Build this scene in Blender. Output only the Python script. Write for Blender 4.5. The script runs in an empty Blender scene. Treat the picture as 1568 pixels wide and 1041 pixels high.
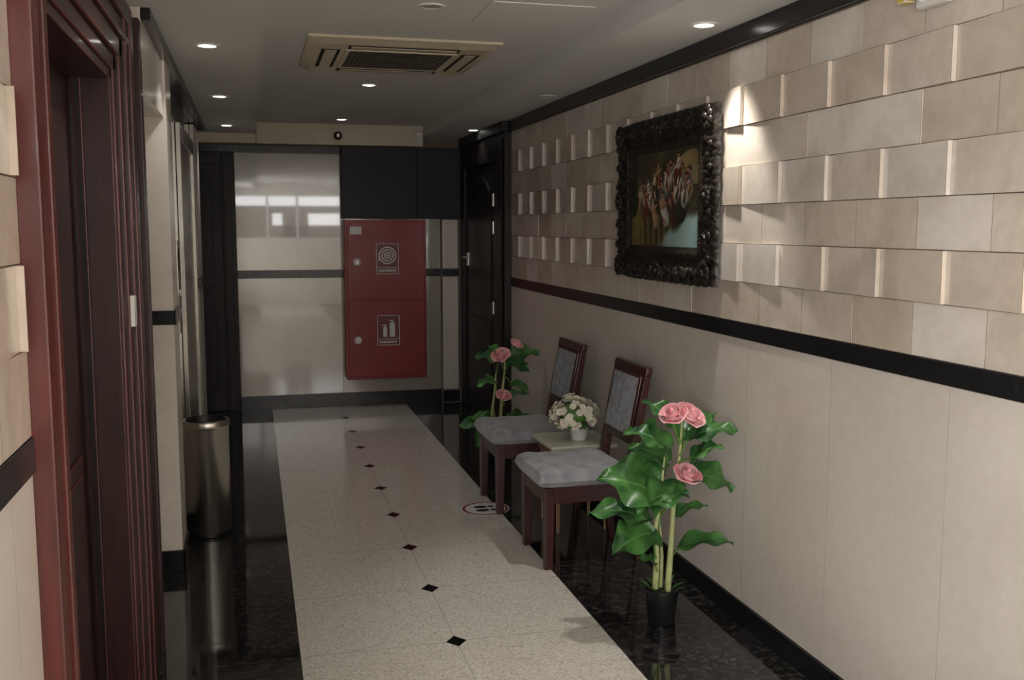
import bpy, bmesh, math, random
from mathutils import Vector, Matrix
random.seed(7)
scene = bpy.context.scene
scene.view_settings.view_transform = 'Standard'
scene.view_settings.exposure = 0.0
H = 1.627

# ------------------------------------------------------------------ materials
def new_mat(name):
    m = bpy.data.materials.new(name); m.use_nodes = True
    nt = m.node_tree
    b = nt.nodes['Principled BSDF']
    return m, nt, b
def lin(c):
    return tuple(((x/255.0)/12.92 if x/255.0 <= 0.04045 else ((x/255.0+0.055)/1.055)**2.4) for x in c) + (1.0,)
def simple(name, rgb, rough=0.5, metal=0.0, var=0.12, scale=8.0, bump=0.0, coat=0.0, detail=4, stretch=None, spec=0.5, sheen=0.0):
    m, nt, b = new_mat(name)
    c = lin(rgb)
    tc = nt.nodes.new('ShaderNodeTexCoord')
    mp = nt.nodes.new('ShaderNodeMapping')
    if stretch: mp.inputs['Scale'].default_value = stretch
    nz = nt.nodes.new('ShaderNodeTexNoise'); nz.inputs['Scale'].default_value = scale; nz.inputs['Detail'].default_value = detail
    rp = nt.nodes.new('ShaderNodeValToRGB')
    rp.color_ramp.elements[0].position = 0.3; rp.color_ramp.elements[1].position = 0.7
    rp.color_ramp.elements[0].color = tuple(x*(1-var) for x in c[:3]) + (1,)
    rp.color_ramp.elements[1].color = tuple(min(1, x*(1+var)) for x in c[:3]) + (1,)
    nt.links.new(tc.outputs['Object'], mp.inputs[0]); nt.links.new(mp.outputs[0], nz.inputs['Vector'])
    nt.links.new(nz.outputs['Fac'], rp.inputs[0]); nt.links.new(rp.outputs[0], b.inputs['Base Color'])
    b.inputs['Roughness'].default_value = rough; b.inputs['Metallic'].default_value = metal
    b.inputs['Coat Weight'].default_value = coat; b.inputs['Coat Roughness'].default_value = 0.08
    b.inputs['Specular IOR Level'].default_value = spec
    b.inputs['Sheen Weight'].default_value = sheen
    if bump > 0:
        bp = nt.nodes.new('ShaderNodeBump'); bp.inputs['Strength'].default_value = bump; bp.inputs['Distance'].default_value = 0.01
        nt.links.new(nz.outputs['Fac'], bp.inputs['Height']); nt.links.new(bp.outputs[0], b.inputs['Normal'])
    return m

def marble(name, rgb, rough=0.16, vein=0.10, scale=2.2, coat=0.0):
    m, nt, b = new_mat(name)
    c = lin(rgb); L = nt.links
    tc = nt.nodes.new('ShaderNodeTexCoord')
    n1 = nt.nodes.new('ShaderNodeTexNoise'); n1.inputs['Scale'].default_value = scale; n1.inputs['Detail'].default_value = 8; n1.inputs['Distortion'].default_value = 0.8
    n2 = nt.nodes.new('ShaderNodeTexNoise'); n2.inputs['Scale'].default_value = 26; n2.inputs['Detail'].default_value = 5
    L.new(tc.outputs['Object'], n1.inputs['Vector']); L.new(tc.outputs['Object'], n2.inputs['Vector'])
    ad = nt.nodes.new('ShaderNodeMath'); ad.operation = 'MULTIPLY_ADD'; ad.inputs[1].default_value = 0.35
    L.new(n2.outputs['Fac'], ad.inputs[0]); L.new(n1.outputs['Fac'], ad.inputs[2])
    rp = nt.nodes.new('ShaderNodeValToRGB'); e = rp.color_ramp.elements
    e[0].position = 0.45; e[1].position = 0.85
    e[0].color = (c[0]*(1-vein), c[1]*(1-vein*1.2), c[2]*(1-vein*1.5), 1)
    e[1].color = (min(1, c[0]*(1+vein)), min(1, c[1]*(1+vein)), min(1, c[2]*(1+vein)), 1)
    L.new(ad.outputs[0], rp.inputs[0]); L.new(rp.outputs[0], b.inputs['Base Color'])
    b.inputs['Roughness'].default_value = rough
    b.inputs['Coat Weight'].default_value = coat; b.inputs['Coat Roughness'].default_value = 0.03; b.inputs['Coat IOR'].default_value = 1.6
    return m

M = {}
M['cream0'] = marble('marble_cream_a', (210, 199, 186), vein=0.14, scale=3.5)
M['cream1'] = marble('marble_cream_b', (199, 186, 171), vein=0.14, scale=3.5)
M['cream2'] = marble('marble_cream_c', (219, 211, 201), vein=0.12, scale=3.5)
M['cream3'] = marble('marble_cream_d', (206, 193, 178), vein=0.14, scale=3.5)
M['slab'] = marble('marble_slab', (217, 209, 199), rough=0.24, vein=0.08, scale=1.3)
M['slab_end'] = marble('marble_slab_polished', (172, 164, 153), rough=0.16, vein=0.07, scale=1.3, coat=1.0)
M['grout'] = simple('grout', (128, 114, 100), rough=0.8)
M['black'] = simple('black_granite', (29, 29, 31), rough=0.22, var=0.35, scale=60, spec=0.35)
M['wood'] = simple('dark_mahogany_wood', (45, 19, 18), rough=0.36, var=0.45, scale=6, stretch=(9, 9, 0.6), coat=0.15)
M['wood_lit'] = simple('lit_mahogany_wood', (90, 35, 32), rough=0.38, var=0.3, scale=6, stretch=(9, 9, 0.6), coat=0.2)  # mahogany with window light painted in as a redder, brighter colour
M['wood_black'] = simple('ebony_wood', (30, 24, 25), rough=0.45, var=0.4, scale=6, stretch=(9, 9, 0.6), spec=0.3)
M['chair_wood'] = simple('chair_mahogany', (60, 24, 21), rough=0.3, var=0.35, scale=6, stretch=(9, 9, 0.8), coat=0.2)
M['panel_black'] = simple('black_panel', (42, 43, 47), rough=0.5, var=0.15, scale=3, spec=0.3)
M['ceil'] = simple('ceiling_paint', (220, 218, 214), rough=0.85, var=0.02, scale=2)
M['beam'] = simple('beam_paint', (214, 203, 183), rough=0.8, var=0.02)
M['acw'] = simple('ac_plastic', (212, 199, 174), rough=0.45, var=0.03)
M['dark'] = simple('dark_void', (22, 21, 20), rough=0.7)
M['grill'] = simple('grille_grey', (104, 94, 80), rough=0.6)
M['steel'] = simple('brushed_steel', (150, 146, 138), rough=0.3, metal=1.0, var=0.08, scale=10, stretch=(1, 1, 30))
M['steel_d'] = simple('bin_steel', (205, 200, 190), rough=0.28, metal=1.0, var=0.06, scale=10, stretch=(30, 30, 1))
M['white'] = simple('white_plastic', (225, 222, 215), rough=0.4, var=0.03)
M['red'] = simple('red_enamel', (140, 19, 23), rough=0.42, var=0.05, coat=0.1)
M['red_d'] = simple('red_enamel_sign', (108, 14, 18), rough=0.4, var=0.05)
M['fabric'] = simple('grey_velvet', (146, 145, 150), rough=0.9, var=0.28, scale=14, bump=0.4, sheen=0.3)
M['fabric_d'] = simple('grey_velvet_back', (118, 120, 126), rough=0.9, var=0.45, scale=26, bump=0.4, sheen=0.3)
M['frame'] = simple('carved_bronze_black', (44, 39, 33), rough=0.32, metal=0.35, var=0.6, scale=30, bump=0.5)
M['gold'] = simple('old_gold', (96, 70, 34), rough=0.35, metal=0.7, var=0.3)
M['stem'] = simple('plant_stem', (176, 184, 126), rough=0.5, var=0.2, scale=25)
M['stem_g'] = simple('plant_branch', (98, 136, 62), rough=0.5, var=0.2, scale=25)
M['pink'] = simple('rose_pink', (247, 172, 178), rough=0.7, var=0.10, scale=30)
M['pink2'] = simple('rose_pink_light', (252, 200, 202), rough=0.7, var=0.08, scale=30)
M['petal'] = simple('cream_petal', (240, 234, 216), rough=0.6, var=0.12, scale=40)
M['yellow'] = simple('flower_yellow', (214, 190, 70), rough=0.6)
M['pot'] = simple('black_pot', (24, 24, 26), rough=0.35)
M['soil'] = simple('potting_soil', (40, 30, 22), rough=0.95, var=0.5, scale=80, bump=1.0)
M['tabletop'] = simple('pale_table_top', (212, 209, 192), rough=0.3, var=0.04)
M['lightwood'] = simple('light_wood', (150, 104, 62), rough=0.4, var=0.2, stretch=(9, 9, 1))

def leaf_mat():
    m, nt, b = new_mat('leaf_green'); L = nt.links
    uv = nt.nodes.new('ShaderNodeUVMap'); uv.uv_map = 'UVMap'
    sp = nt.nodes.new('ShaderNodeSeparateXYZ'); L.new(uv.outputs[0], sp.inputs[0])
    def mth(op, a, bb=None, c=None):
        n = nt.nodes.new('ShaderNodeMath'); n.operation = op
        for i, v in enumerate((a, bb, c)):
            if v is None: continue
            if isinstance(v, (int, float)): n.inputs[i].default_value = v
            else: L.new(v, n.inputs[i])
        return n.outputs[0]
    d = mth('ABSOLUTE', mth('SUBTRACT', sp.outputs[0], 0.5))
    mid = mth('LESS_THAN', d, 0.02)
    side = mth('LESS_THAN', mth('ABSOLUTE', mth('SUBTRACT', mth('FRACT', mth('MULTIPLY', mth('SUBTRACT', sp.outputs[1], mth('MULTIPLY', d, 0.7)), 6.0)), 0.5)), 0.05)
    v = mth('MINIMUM', mth('ADD', mth('MULTIPLY', mid, 0.6), mth('MULTIPLY', side, 0.25)), 1.0)
    tc = nt.nodes.new('ShaderNodeTexCoord')
    nz = nt.nodes.new('ShaderNodeTexNoise'); nz.inputs['Scale'].default_value = 11; nz.inputs['Detail'].default_value = 6
    L.new(tc.outputs['Object'], nz.inputs['Vector'])
    rp = nt.nodes.new('ShaderNodeValToRGB'); e = rp.color_ramp.elements
    e[0].position = 0.32; e[0].color = lin((26, 68, 36)); e[1].position = 0.70; e[1].color = lin((84, 138, 66))
    L.new(nz.outputs['Fac'], rp.inputs[0])
    mx = nt.nodes.new('ShaderNodeMixRGB'); L.new(v, mx.inputs[0]); L.new(rp.outputs[0], mx.inputs[1]); mx.inputs[2].default_value = lin((110, 164, 92))
    L.new(mx.outputs[0], b.inputs['Base Color']); b.inputs['Roughness'].default_value = 0.36
    return m
M['leaf'] = leaf_mat()

def emis(name, rgb, s):
    m, nt, b = new_mat(name)
    b.inputs['Base Color'].default_value = (*rgb, 1); b.inputs['Emission Color'].default_value = (*rgb, 1)
    b.inputs['Emission Strength'].default_value = s
    return m
M['bulb'] = emis('lamp_glow', (1.0, 0.96, 0.90), 9.0)
M['bulb_off'] = simple('lamp_off', (170, 165, 155), rough=0.3)

def floor_mat():
    m, nt, b = new_mat('floor_terrazzo_and_granite'); L = nt.links
    tc = nt.nodes.new('ShaderNodeTexCoord'); sp = nt.nodes.new('ShaderNodeSeparateXYZ'); L.new(tc.outputs['Object'], sp.inputs[0])
    X, Y = sp.outputs[0], sp.outputs[1]
    def mth(op, a, bb=None, c=None):
        n = nt.nodes.new('ShaderNodeMath'); n.operation = op
        for i, v in enumerate((a, bb, c)):
            if v is None: continue
            if isinstance(v, (int, float)): n.inputs[i].default_value = v
            else: L.new(v, n.inputs[i])
        return n.outputs[0]
    cx = mth('ABSOLUTE', mth('SUBTRACT', X, 0.738))
    white = mth('LESS_THAN', cx, 0.602)
    fy = mth('FRACT', mth('ADD', mth('DIVIDE', mth('SUBTRACT', Y, 3.712), 0.6), 100.5))
    dy = mth('MULTIPLY', mth('ABSOLUTE', mth('SUBTRACT', fy, 0.5)), 0.6)
    dia = mth('LESS_THAN', mth('ADD', cx, mth('MULTIPLY', dy, 0.8)), 0.042)
    joint_w = mth('MAXIMUM', mth('LESS_THAN', dy, 0.0018), mth('LESS_THAN', cx, 0.0015))
    joint_b = mth('LESS_THAN', dy, 0.0022)
    vo = nt.nodes.new('ShaderNodeTexVoronoi'); vo.inputs['Scale'].default_value = 160; L.new(tc.outputs['Object'], vo.inputs['Vector'])
    sv = nt.nodes.new('ShaderNodeSeparateXYZ'); L.new(vo.outputs['Color'], sv.inputs[0])
    rp = nt.nodes.new('ShaderNodeValToRGB'); e = rp.color_ramp.elements
    e[0].position = 0.0; e[0].color = lin((180, 174, 162)); e[1].position = 1.0; e[1].color = lin((228, 223, 213))
    q = rp.color_ramp.elements.new(0.3); q.color = lin((208, 202, 190))
    L.new(sv.outputs[0], rp.inputs[0])
    vg = nt.nodes.new('ShaderNodeTexVoronoi'); vg.inputs['Scale'].default_value = 60; L.new(tc.outputs['Object'], vg.inputs['Vector'])
    sg = nt.nodes.new('ShaderNodeSeparateXYZ'); L.new(vg.outputs['Color'], sg.inputs[0])
    rg = nt.nodes.new('ShaderNodeValToRGB'); e = rg.color_ramp.elements
    e[0].position = 0.55; e[0].color = lin((28, 27, 28)); e[1].position = 1.0; e[1].color = lin((66, 62, 58))
    L.new(sg.outputs[0], rg.inputs[0])
    def mix(f, a, bcol):
        n = nt.nodes.new('ShaderNodeMixRGB'); L.new(f, n.inputs[0])
        for i, v in ((1, a), (2, bcol)):
            if isinstance(v, tuple): n.inputs[i].default_value = v
            else: L.new(v, n.inputs[i])
        return n.outputs[0]
    w = mix(mth('MULTIPLY', joint_w, 0.6), rp.outputs[0], lin((120, 112, 100)))
    w = mix(dia, w, lin((18, 17, 18)))
    bl = mix(mth('MULTIPLY', joint_b, 0.8), rg.outputs[0], lin((80, 76, 72)))
    col = mix(white, bl, w)
    L.new(col, b.inputs['Base Color'])
    ro = mth('ADD', mth('MULTIPLY', white, 0.06), 0.055)
    L.new(ro, b.inputs['Roughness'])
    b.inputs['Specular IOR Level'].default_value = 0.8
    return m
M['floor'] = floor_mat()

# ------------------------------------------------------------------ builder
class B:
    def __init__(s, name, origin=(0, 0, 0)):
        s.bm = bmesh.new(); s.name = name; s.mats = []; s.o = Vector(origin)
        s.uv = s.bm.loops.layers.uv.new('UVMap')
    def mi(s, k):
        if k not in s.mats: s.mats.append(k)
        return s.mats.index(k)
    def poly(s, pts, faces, mat, uvs=None):
        vs = [s.bm.verts.new(Vector(p)) for p in pts]
        out = []
        for f in faces:
            try: fc = s.bm.faces.new([vs[i] for i in f])
            except ValueError: continue
            fc.material_index = s.mi(mat); fc.smooth = True; out.append(fc)
            if uvs:
                for lp, i in zip(fc.loops, f): lp[s.uv].uv = uvs[i]
        return vs, out
    def hexa(s, p, mat, bev=0.0, seg=2):
        vs, fs = s.poly(p, [(3, 2, 1, 0), (4, 5, 6, 7), (0, 1, 5, 4), (1, 2, 6, 5), (2, 3, 7, 6), (3, 0, 4, 7)], mat)
        if bev > 0:
            es = set(e for f in fs for e in f.edges)
            bmesh.ops.bevel(s.bm, geom=list(es), offset=bev, segments=seg, affect='EDGES', profile=0.5)
    def box(s, a, b, mat, bev=0.0, seg=2):
        x0, y0, z0 = [min(a[i], b[i]) for i in range(3)]; x1, y1, z1 = [max(a[i], b[i]) for i in range(3)]
        s.hexa([(x0, y0, z0), (x1, y0, z0), (x1, y1, z0), (x0, y1, z0), (x0, y0, z1), (x1, y0, z1), (x1, y1, z1), (x0, y1, z1)], mat, bev, seg)
    def grid(s, fn, nu, nv, mat, closed_u=False, uv=True):
        pts = []; uvs = []
        for j in range(nv+1):
            for i in range(nu if closed_u else nu+1):
                pts.append(fn(i/nu, j/nv)); uvs.append((i/nu, j/nv))
        w = nu if closed_u else nu+1
        fs = []
        for j in range(nv):
            for i in range(nu):
                a = j*w+i; b = j*w+(i+1) % w
                fs.append((a, b, b+w, a+w))
        s.poly(pts, fs, mat, uvs)
    def lathe(s, prof, c, mat, seg=32, axis='Z'):
        c = Vector(c)
        def pt(r, z, a):
            x, y = r*math.cos(a), r*math.sin(a)
            if axis == 'Z': return c+Vector((x, y, z))
            if axis == 'X': return c+Vector((z, x, y))
            return c+Vector((x, z, y))
        n = len(prof); pts = []
        for (r, z) in prof:
            for i in range(seg): pts.append(pt(max(r, 1e-5), z, 2*math.pi*i/seg))
        fs = [(j*seg+i, j*seg+(i+1) % seg, (j+1)*seg+(i+1) % seg, (j+1)*seg+i) for j in range(n-1) for i in range(seg)]
        s.poly(pts, fs, mat)
    def tube(s, path, radii, mat, seg=8):
        path = [Vector(p) for p in path]; pts = []
        n = len(path)
        if not isinstance(radii, (list, tuple)): radii = [radii]*n
        for k, p in enumerate(path):
            d = (path[min(k+1, n-1)]-path[max(k-1, 0)]).normalized()
            up = Vector((0, 0, 1)) if abs(d.z) < 0.9 else Vector((1, 0, 0))
            a = d.cross(up).normalized(); b = d.cross(a).normalized()
            for i in range(seg):
                t = 2*math.pi*i/seg; pts.append(p+(a*math.cos(t)+b*math.sin(t))*radii[k])
        fs = [(k*seg+i, k*seg+(i+1) % seg, (k+1)*seg+(i+1) % seg, (k+1)*seg+i) for k in range(n-1) for i in range(seg)]
        fs.append(tuple(range(seg))); fs.append(tuple((n-1)*seg+i for i in range(seg)))
        s.poly(pts, fs, mat)
    def ball(s, c, r, mat, nu=12, nv=8):
        c = Vector(c); r = Vector(r) if isinstance(r, (tuple, list)) else Vector((r, r, r))
        def fn(u, v):
            t = 2*math.pi*u; p = math.pi*min(max(v, 1e-3), 1-1e-3)
            return c+Vector((r.x*math.sin(p)*math.cos(t), r.y*math.sin(p)*math.sin(t), r.z*math.cos(p)))
        s.grid(fn, nu, nv, mat, closed_u=True)
    def build(s, sharp=40, recalc=True, wn=True):
        if recalc: bmesh.ops.recalc_face_normals(s.bm, faces=s.bm.faces)
        me = bpy.data.meshes.new(s.name)
        if s.o.length > 0: bmesh.ops.translate(s.bm, verts=s.bm.verts, vec=-s.o)
        s.bm.to_mesh(me); s.bm.free()
        for k in s.mats: me.materials.append(M[k])
        me.set_sharp_from_angle(angle=math.radians(sharp))
        ob = bpy.data.objects.new(s.name, me); ob.location = s.o
        scene.collection.objects.link(ob)
        if wn:
            md = ob.modifiers.new('wn', 'WEIGHTED_NORMAL'); md.keep_sharp = True; md.weight = 100
        return ob

# ------------------------------------------------------------------ room shell
XR, XL = 1.92, -0.41
YE, YB = 9.10, -3.0
ZS, ZC = 2.42, 2.515
T0, T1 = 1.175, 1.243

b = B('floor'); b.box((-1.5, YB-0.1, -0.1), (XR+0.1, YE+0.1, 0), 'floor'); b.build()

b = B('ceiling')
b.box((-1.5, YB-0.1, ZS), (0.06, YE+0.1, ZS+0.25), 'ceil')
b.box((1.50, YB-0.1, ZS), (XR+0.1, YE+0.1, ZS+0.25), 'ceil')
b.box((0.06, YB-0.1, ZC), (1.50, YE+0.1, ZC+0.155), 'ceil')
b.box((0.95, 3.95, ZC-0.004), (1.38, 4.35, ZC), 'ceil', 0.001)
b.build()

def relief_wall(b, x, sgn, ya, yb, phase=0.0):
    zs = [1.243, 1.405, 1.56, 1.715, 1.87, 2.03, 2.185, 2.34]
    W = 0.312
    for r in range(7):
        z0, z1 = zs[r]+0.0006, zs[r+1]-0.0006
        rel = r % 2 == 1
        off = (2.44 if rel else 2.44+W*0.45) + phase
        k0 = math.floor((ya-off)/W)
        for k in range(k0, k0+int((yb-ya)/W)+3):
            y0 = off+k*W; y1 = y0+W
            y0c, y1c = max(y0, ya), min(y1, yb)
            if y1c-y0c < 0.01: continue
            y0c += 0.0005; y1c -= 0.0005
            mat = random.choice(['cream0', 'cream0', 'cream1', 'cream3', 'cream2'])
            if rel: d0 = 0.021; d1 = 0.006
            else: d0 = d1 = random.choice([0.004, 0.005, 0.007])
            xa = x+sgn*d0; xb = x+sgn*d1; xi = x-sgn*0.0005
            p = [(xi, y0c, z0), (xi, y1c, z0), (xb, y1c, z0), (xa, y0c, z0)]
            q = [(u, v, z1) for (u, v, _) in p]
            b.hexa(p+q, mat, 0.0009, 1)

def slabs(b, x, sgn, ya, yb, mat='slab', z0=0.09, z1=T0, W=0.6, off=2.4, th=0.005):
    k0 = math.floor((ya-off)/W)
    for k in range(k0, k0+int((yb-ya)/W)+3):
        a = max(off+k*W, ya); c = min(off+(k+1)*W, yb)
        if c-a < 0.01: continue
        b.box((x-sgn*0.0005, a+0.0003, z0), (x+sgn*th, c-0.0003, z1), mat, 0.0004, 1)

b = B('wall_right')
b.box((XR, YB, 0), (XR+0.1, YE+0.1, ZS), 'grout')
slabs(b, XR, -1, YB, 7.38)
relief_wall(b, XR, -1, YB, 7.38)
b.build()
b = B('trim_1'); b.box((XR-0.010, YB, T0+0.001), (XR, 7.38, T1-0.001), 'black', 0.002); b.build()
b = B('trim_2'); b.box((XR-0.035, YB, 2.345), (XR, 7.38, ZS), 'black', 0.004); b.build()
b = B('baseboard_right'); b.box((XR-0.014, YB, 0), (XR, 7.38, 0.088), 'black', 0.003); b.build()

WY0, WY1 = -2.7, -0.3
b = B('wall_left')
b.box((-0.55, WY1, 0), (XL, 1.97, ZS), 'grout')
slabs(b, XL, 1, WY1, 1.97)
relief_wall(b, XL, 1, WY1, 1.97, phase=0.10)
b.build()
b = B('wall_left_behind')
b.box((-0.55, YB, 0), (XL, WY0, ZS), 'slab'); b.box((-0.55, WY0, 0), (XL, WY1, 0.5), 'slab'); b.box((-0.55, WY0, 2.3), (XL, WY1, ZS), 'slab')
b.build()
b = B('wall_left_above_door'); b.box((-0.55, 1.97, 2.342), (XL, 3.62, ZS), 'slab'); b.build()
b = B('wall_left_lintel'); b.box((-0.60, 3.952, 2.12), (-0.37, 4.848, ZS), 'slab'); b.build()
b = B('wall_left_pier'); b.box((-1.39, 4.85, 0), (-0.36, 5.15, ZS), 'slab'); b.build()
b = B('wall_left_far'); b.box((-0.60, 5.15, 0), (-0.42, 8.27, ZS), 'slab_end'); b.build()
b = B('wall_side_lobby'); b.box((-1.5, 3.4, 0), (-1.4, 9.1, ZS), 'slab'); b.box((-1.4, 3.5, 0), (-0.60, 3.62, ZS), 'slab'); b.build()
b = B('trim_3')
b.box((XL, WY1, T0+0.001), (XL+0.011, 1.97, T1-0.001), 'black', 0.002)
b.build()
b = B('trim_6')
b.box((-1.39, 4.838, T0+0.001), (-0.352, 4.85, T1-0.001), 'black', 0.002)
b.box((-0.36, 4.838, T0+0.001), (-0.348, 5.162, T1-0.001), 'black', 0.002)
b.box((-0.42, 7.72, T0), (-0.37, 8.285, T1), 'black', 0.002)
b.box((-0.42, 5.15, T0), (-0.408, 5.90, T1), 'black', 0.002)
b.build()
b = B('trim_4')
b.box((XL, WY1, 2.345), (XL+0.035, 1.97, ZS), 'black', 0.003)
b.box((-0.37, 3.95, 2.375), (-0.335, 8.3, ZS), 'black', 0.003)
b.box((-0.42, 5.15, 2.375), (-0.37, 8.3, ZS), 'black', 0.003)
b.build()
b = B('baseboard_left')
b.box((XL, WY1, 0), (XL+0.014, 1.97, 0.088), 'black', 0.003)
b.build()
b = B('baseboard_left_far')
b.box((-1.39, 4.836, 0), (-0.346, 4.85, 0.10), 'black', 0.003)
b.box((-0.36, 4.836, 0), (-0.346, 5.162, 0.10), 'black', 0.003)
b.box((-0.42, 5.15, 0), (-0.406, 6.25, 0.088), 'black', 0.003)
b.box((-0.42, 7.72, 0), (-0.375, 8.285, 0.088), 'black', 0.003)
b.box((-0.42, 7.72, 0.088), (-0.385, 8.27, T0), 'slab', 0.003)
b.box((-0.42, 7.72, T1), (-0.385, 8.27, 2.37), 'slab', 0.003)
b.build()

# elevator in left wall
b = B('elevator_door')
x0 = -0.419
for (ya, yb_) in ((6.26, 6.36), (7.61, 7.71)):
    b.box((x0, ya, 0), (x0+0.028, yb_, 2.24), 'steel', 0.004)
b.box((x0, 6.36, 2.14), (x0+0.028, 7.61, 2.24), 'steel', 0.004)
b.box((x0, 6.36, 0), (x0+0.008, 6.983, 2.14), 'steel', 0.002)
b.box((x0, 6.987, 0), (x0+0.008, 7.61, 2.14), 'steel', 0.002)
b.box((x0, 5.93, 1.02), (x0+0.012, 6.05, 1.55), 'steel', 0.004)
for z in (1.15, 1.25): b.lathe([(0.0, 0.02), (0.018, 0.02), (0.02, 0.01)], (x0, 5.99, z), 'white', 16, 'X')
b.box((x0+0.012, 5.955, 1.38), (x0+0.014, 6.025, 1.50), 'dark')
b.build()

# end wall
b = B('wall_end')
b.box((-1.5, YE, 0), (XR+0.1, YE+0.1, ZS+0.2), 'grout')
b.box((-0.13, YE-0.012, 0.12), (0.775, YE, T0), 'slab_end', 0.002)
b.box((-0.13, YE-0.012, T1), (0.775, YE, 2.27), 'slab_end', 0.002)
b.box((0.775, YE-0.012, 0.12), (1.68, YE, T0), 'slab_end', 0.002)
b.box((0.775, YE-0.012, T1), (1.68, YE, 1.70), 'slab_end', 0.002)
b.build()
b = B('end_wall_pilaster')
b.box((1.69, YE-0.06, 0.12), (1.84, YE-0.001, T0), 'slab', 0.012)
b.box((1.69, YE-0.06, T1), (1.84, YE-0.001, 1.698), 'slab', 0.012)
b.box((1.68, YE-0.07, T0), (1.85, YE-0.001, T1), 'black', 0.002)
b.box((1.68, YE-0.075, 0), (1.85, YE-0.001, 0.12), 'black', 0.003)
b.build()
b = B('trim_5')
b.box((-0.13, YE-0.022, T0), (1.68, YE, T1), 'black', 0.002)
b.box((-0.45, YE-0.05, 2.27), (0.775, YE, 2.335), 'black', 0.003)
b.build()
b = B('baseboard_end')
b.box((-0.13, YE-0.03, 0), (1.68, YE, 0.12), 'black', 0.003)
b.build()
b = B('end_bulkhead')
b.box((0.785, YE-0.16, 1.70), (1.44, YE-0.013, 2.335), 'panel_black', 0.003)
b.box((1.45, YE-0.11, 1.70), (1.85, YE-0.013, 2.335), 'panel_black', 0.003)
b.box((1.44, YE-0.10, 1.70), (1.45, YE-0.013, 2.335), 'dark')
b.build()
b = B('ceiling_beam')
b.box((-1.38, YE-0.2, 2.337), (0.058, YE-0.001, ZS-0.001), 'beam', 0.002)
b.box((0.062, YE-0.2, 2.337), (1.498, YE-0.001, ZC-0.001), 'beam', 0.002)
b.build()

# back wall and window, plus a side window added for light (behind the camera)
b = B('wall_back')
b.box((-1.5, YB-0.12, 0), (XR+0.1, YB, 1.35), 'slab')
b.box((-1.5, YB-0.12, 2.3), (XR+0.1, YB, ZC+0.1), 'slab')
b.box((-1.5, YB-0.12, 1.35), (-0.4, YB, 2.3), 'slab')
b.box((1.85, YB-0.12, 1.35), (XR+0.1, YB, 2.3), 'slab')
b.build()
b = B('window_1')
for x in (-0.4, 0.3, 0.9, 1.8):
    b.box((x, YB-0.08, 1.35), (x+0.05, YB-0.02, 2.3), 'white', 0.004)
b.box((-0.4, YB-0.07, 1.35), (1.85, YB-0.03, 1.40), 'white', 0.004)
b.box((-0.4, YB-0.07, 1.90), (1.85, YB-0.03, 2.06), 'grout', 0.004)
b.box((-0.4, YB-0.07, 2.25), (1.85, YB-0.03, 2.30), 'white', 0.004)
b.box((-0.35, YB-0.06, 1.40), (0.42, YB-0.035, 1.90), 'grout', 0.004)
b.box((0.62, YB-0.06, 1.40), (1.15, YB-0.035, 1.90), 'grout', 0.004)
b.box((0.42, YB-0.06, 1.40), (1.8, YB-0.035, 1.66), 'grout', 0.004)
b.build()
b = B('added_side_window')  # guessed unseen opening, added so light reaches the near right wall
for y in (WY0, -1.9, -1.1, WY1-0.05):
    b.box((-0.54, y, 0.5), (-0.48, y+0.05, 2.3), 'white', 0.004)
for z in (0.5, 2.25):
    b.box((-0.53, WY0, z), (-0.49, WY1, z+0.05), 'white', 0.004)
b.build()

# ------------------------------------------------------------------ near left door
b = B('door_1')
def vband(y0, y1, x, z0, z1, m='wood_lit', bev=0.006): b.box((XL-0.12, y0, z0), (x, y1, z1), m, bev)
for (y0, y1, x) in ((1.972, 2.03, -0.365), (2.03, 2.10, -0.378), (2.10, 2.13, -0.368), (2.13, 2.20, -0.380), (2.20, 2.26, -0.392)):
    vband(y0, y1, x, 0, 2.34)  # near casing takes the window-lit copy of the mahogany
for (y0, y1, x) in ((3.30, 3.36, -0.392), (3.36, 3.43, -0.380), (3.43, 3.46, -0.368), (3.46, 3.54, -0.378), (3.54, 3.62, -0.365)):
    vband(y0, y1, x, 0, 2.34, 'wood')
for (z0, z1, x) in ((2.10, 2.15, -0.392), (2.15, 2.21, -0.380), (2.21, 2.235, -0.368), (2.235, 2.28, -0.378), (2.28, 2.34, -0.365)):
    b.box((XL-0.12, 2.03, z0), (x, 3.54, z1), 'wood', 0.006)
b.box((-0.55, 3.27, 0), (-0.40, 3.30, 2.10), 'wood', 0.003)
b.box((-0.55, 2.26, 0), (-0.40, 2.29, 2.10), 'wood', 0.003)
b.box((-0.55, 2.26, 2.07), (-0.40, 3.30, 2.10), 'wood', 0.003)
b.box((-0.505, 3.245, 0), (-0.48, 3.27, 2.07), 'wood_black', 0.003)
b.box((-0.56, 2.29, 0.005), (-0.515, 3.27, 2.07), 'wood', 0.003)
for (z0, z1) in ((0.15, 0.95), (1.10, 1.95)):
    for (y0, y1) in ((2.40, 2.73), (2.83, 3.16)):
        b.box((-0.52, y0, z0), (-0.508, y1, z1), 'wood', 0.008)
        b.box((-0.512, y0+0.05, z0+0.05), (-0.502, y1-0.05, z1-0.05), 'wood', 0.006)
b.box((-0.381, 3.365, 1.31), (-0.366, 3.41, 1.41), 'white', 0.001)
b.lathe([(0, 0.02), (0.025, 0.015), (0.027, 0)], (-0.515, 2.36, 1.02), 'steel', 16, 'X')
b.tube([(-0.51, 2.36, 1.02), (-0.46, 2.36, 1.02), (-0.455, 2.38, 1.02), (-0.455, 2.48, 1.02)], 0.009, 'steel')
b.build()
b = B('wood_pilaster')
b.box((-0.59, 3.622, 0), (-0.40, 3.95, 2.41), 'wood', 0.004)
b.box((-0.40, 3.63, 0), (-0.385, 3.69, 2.37), 'wood', 0.004)
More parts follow.
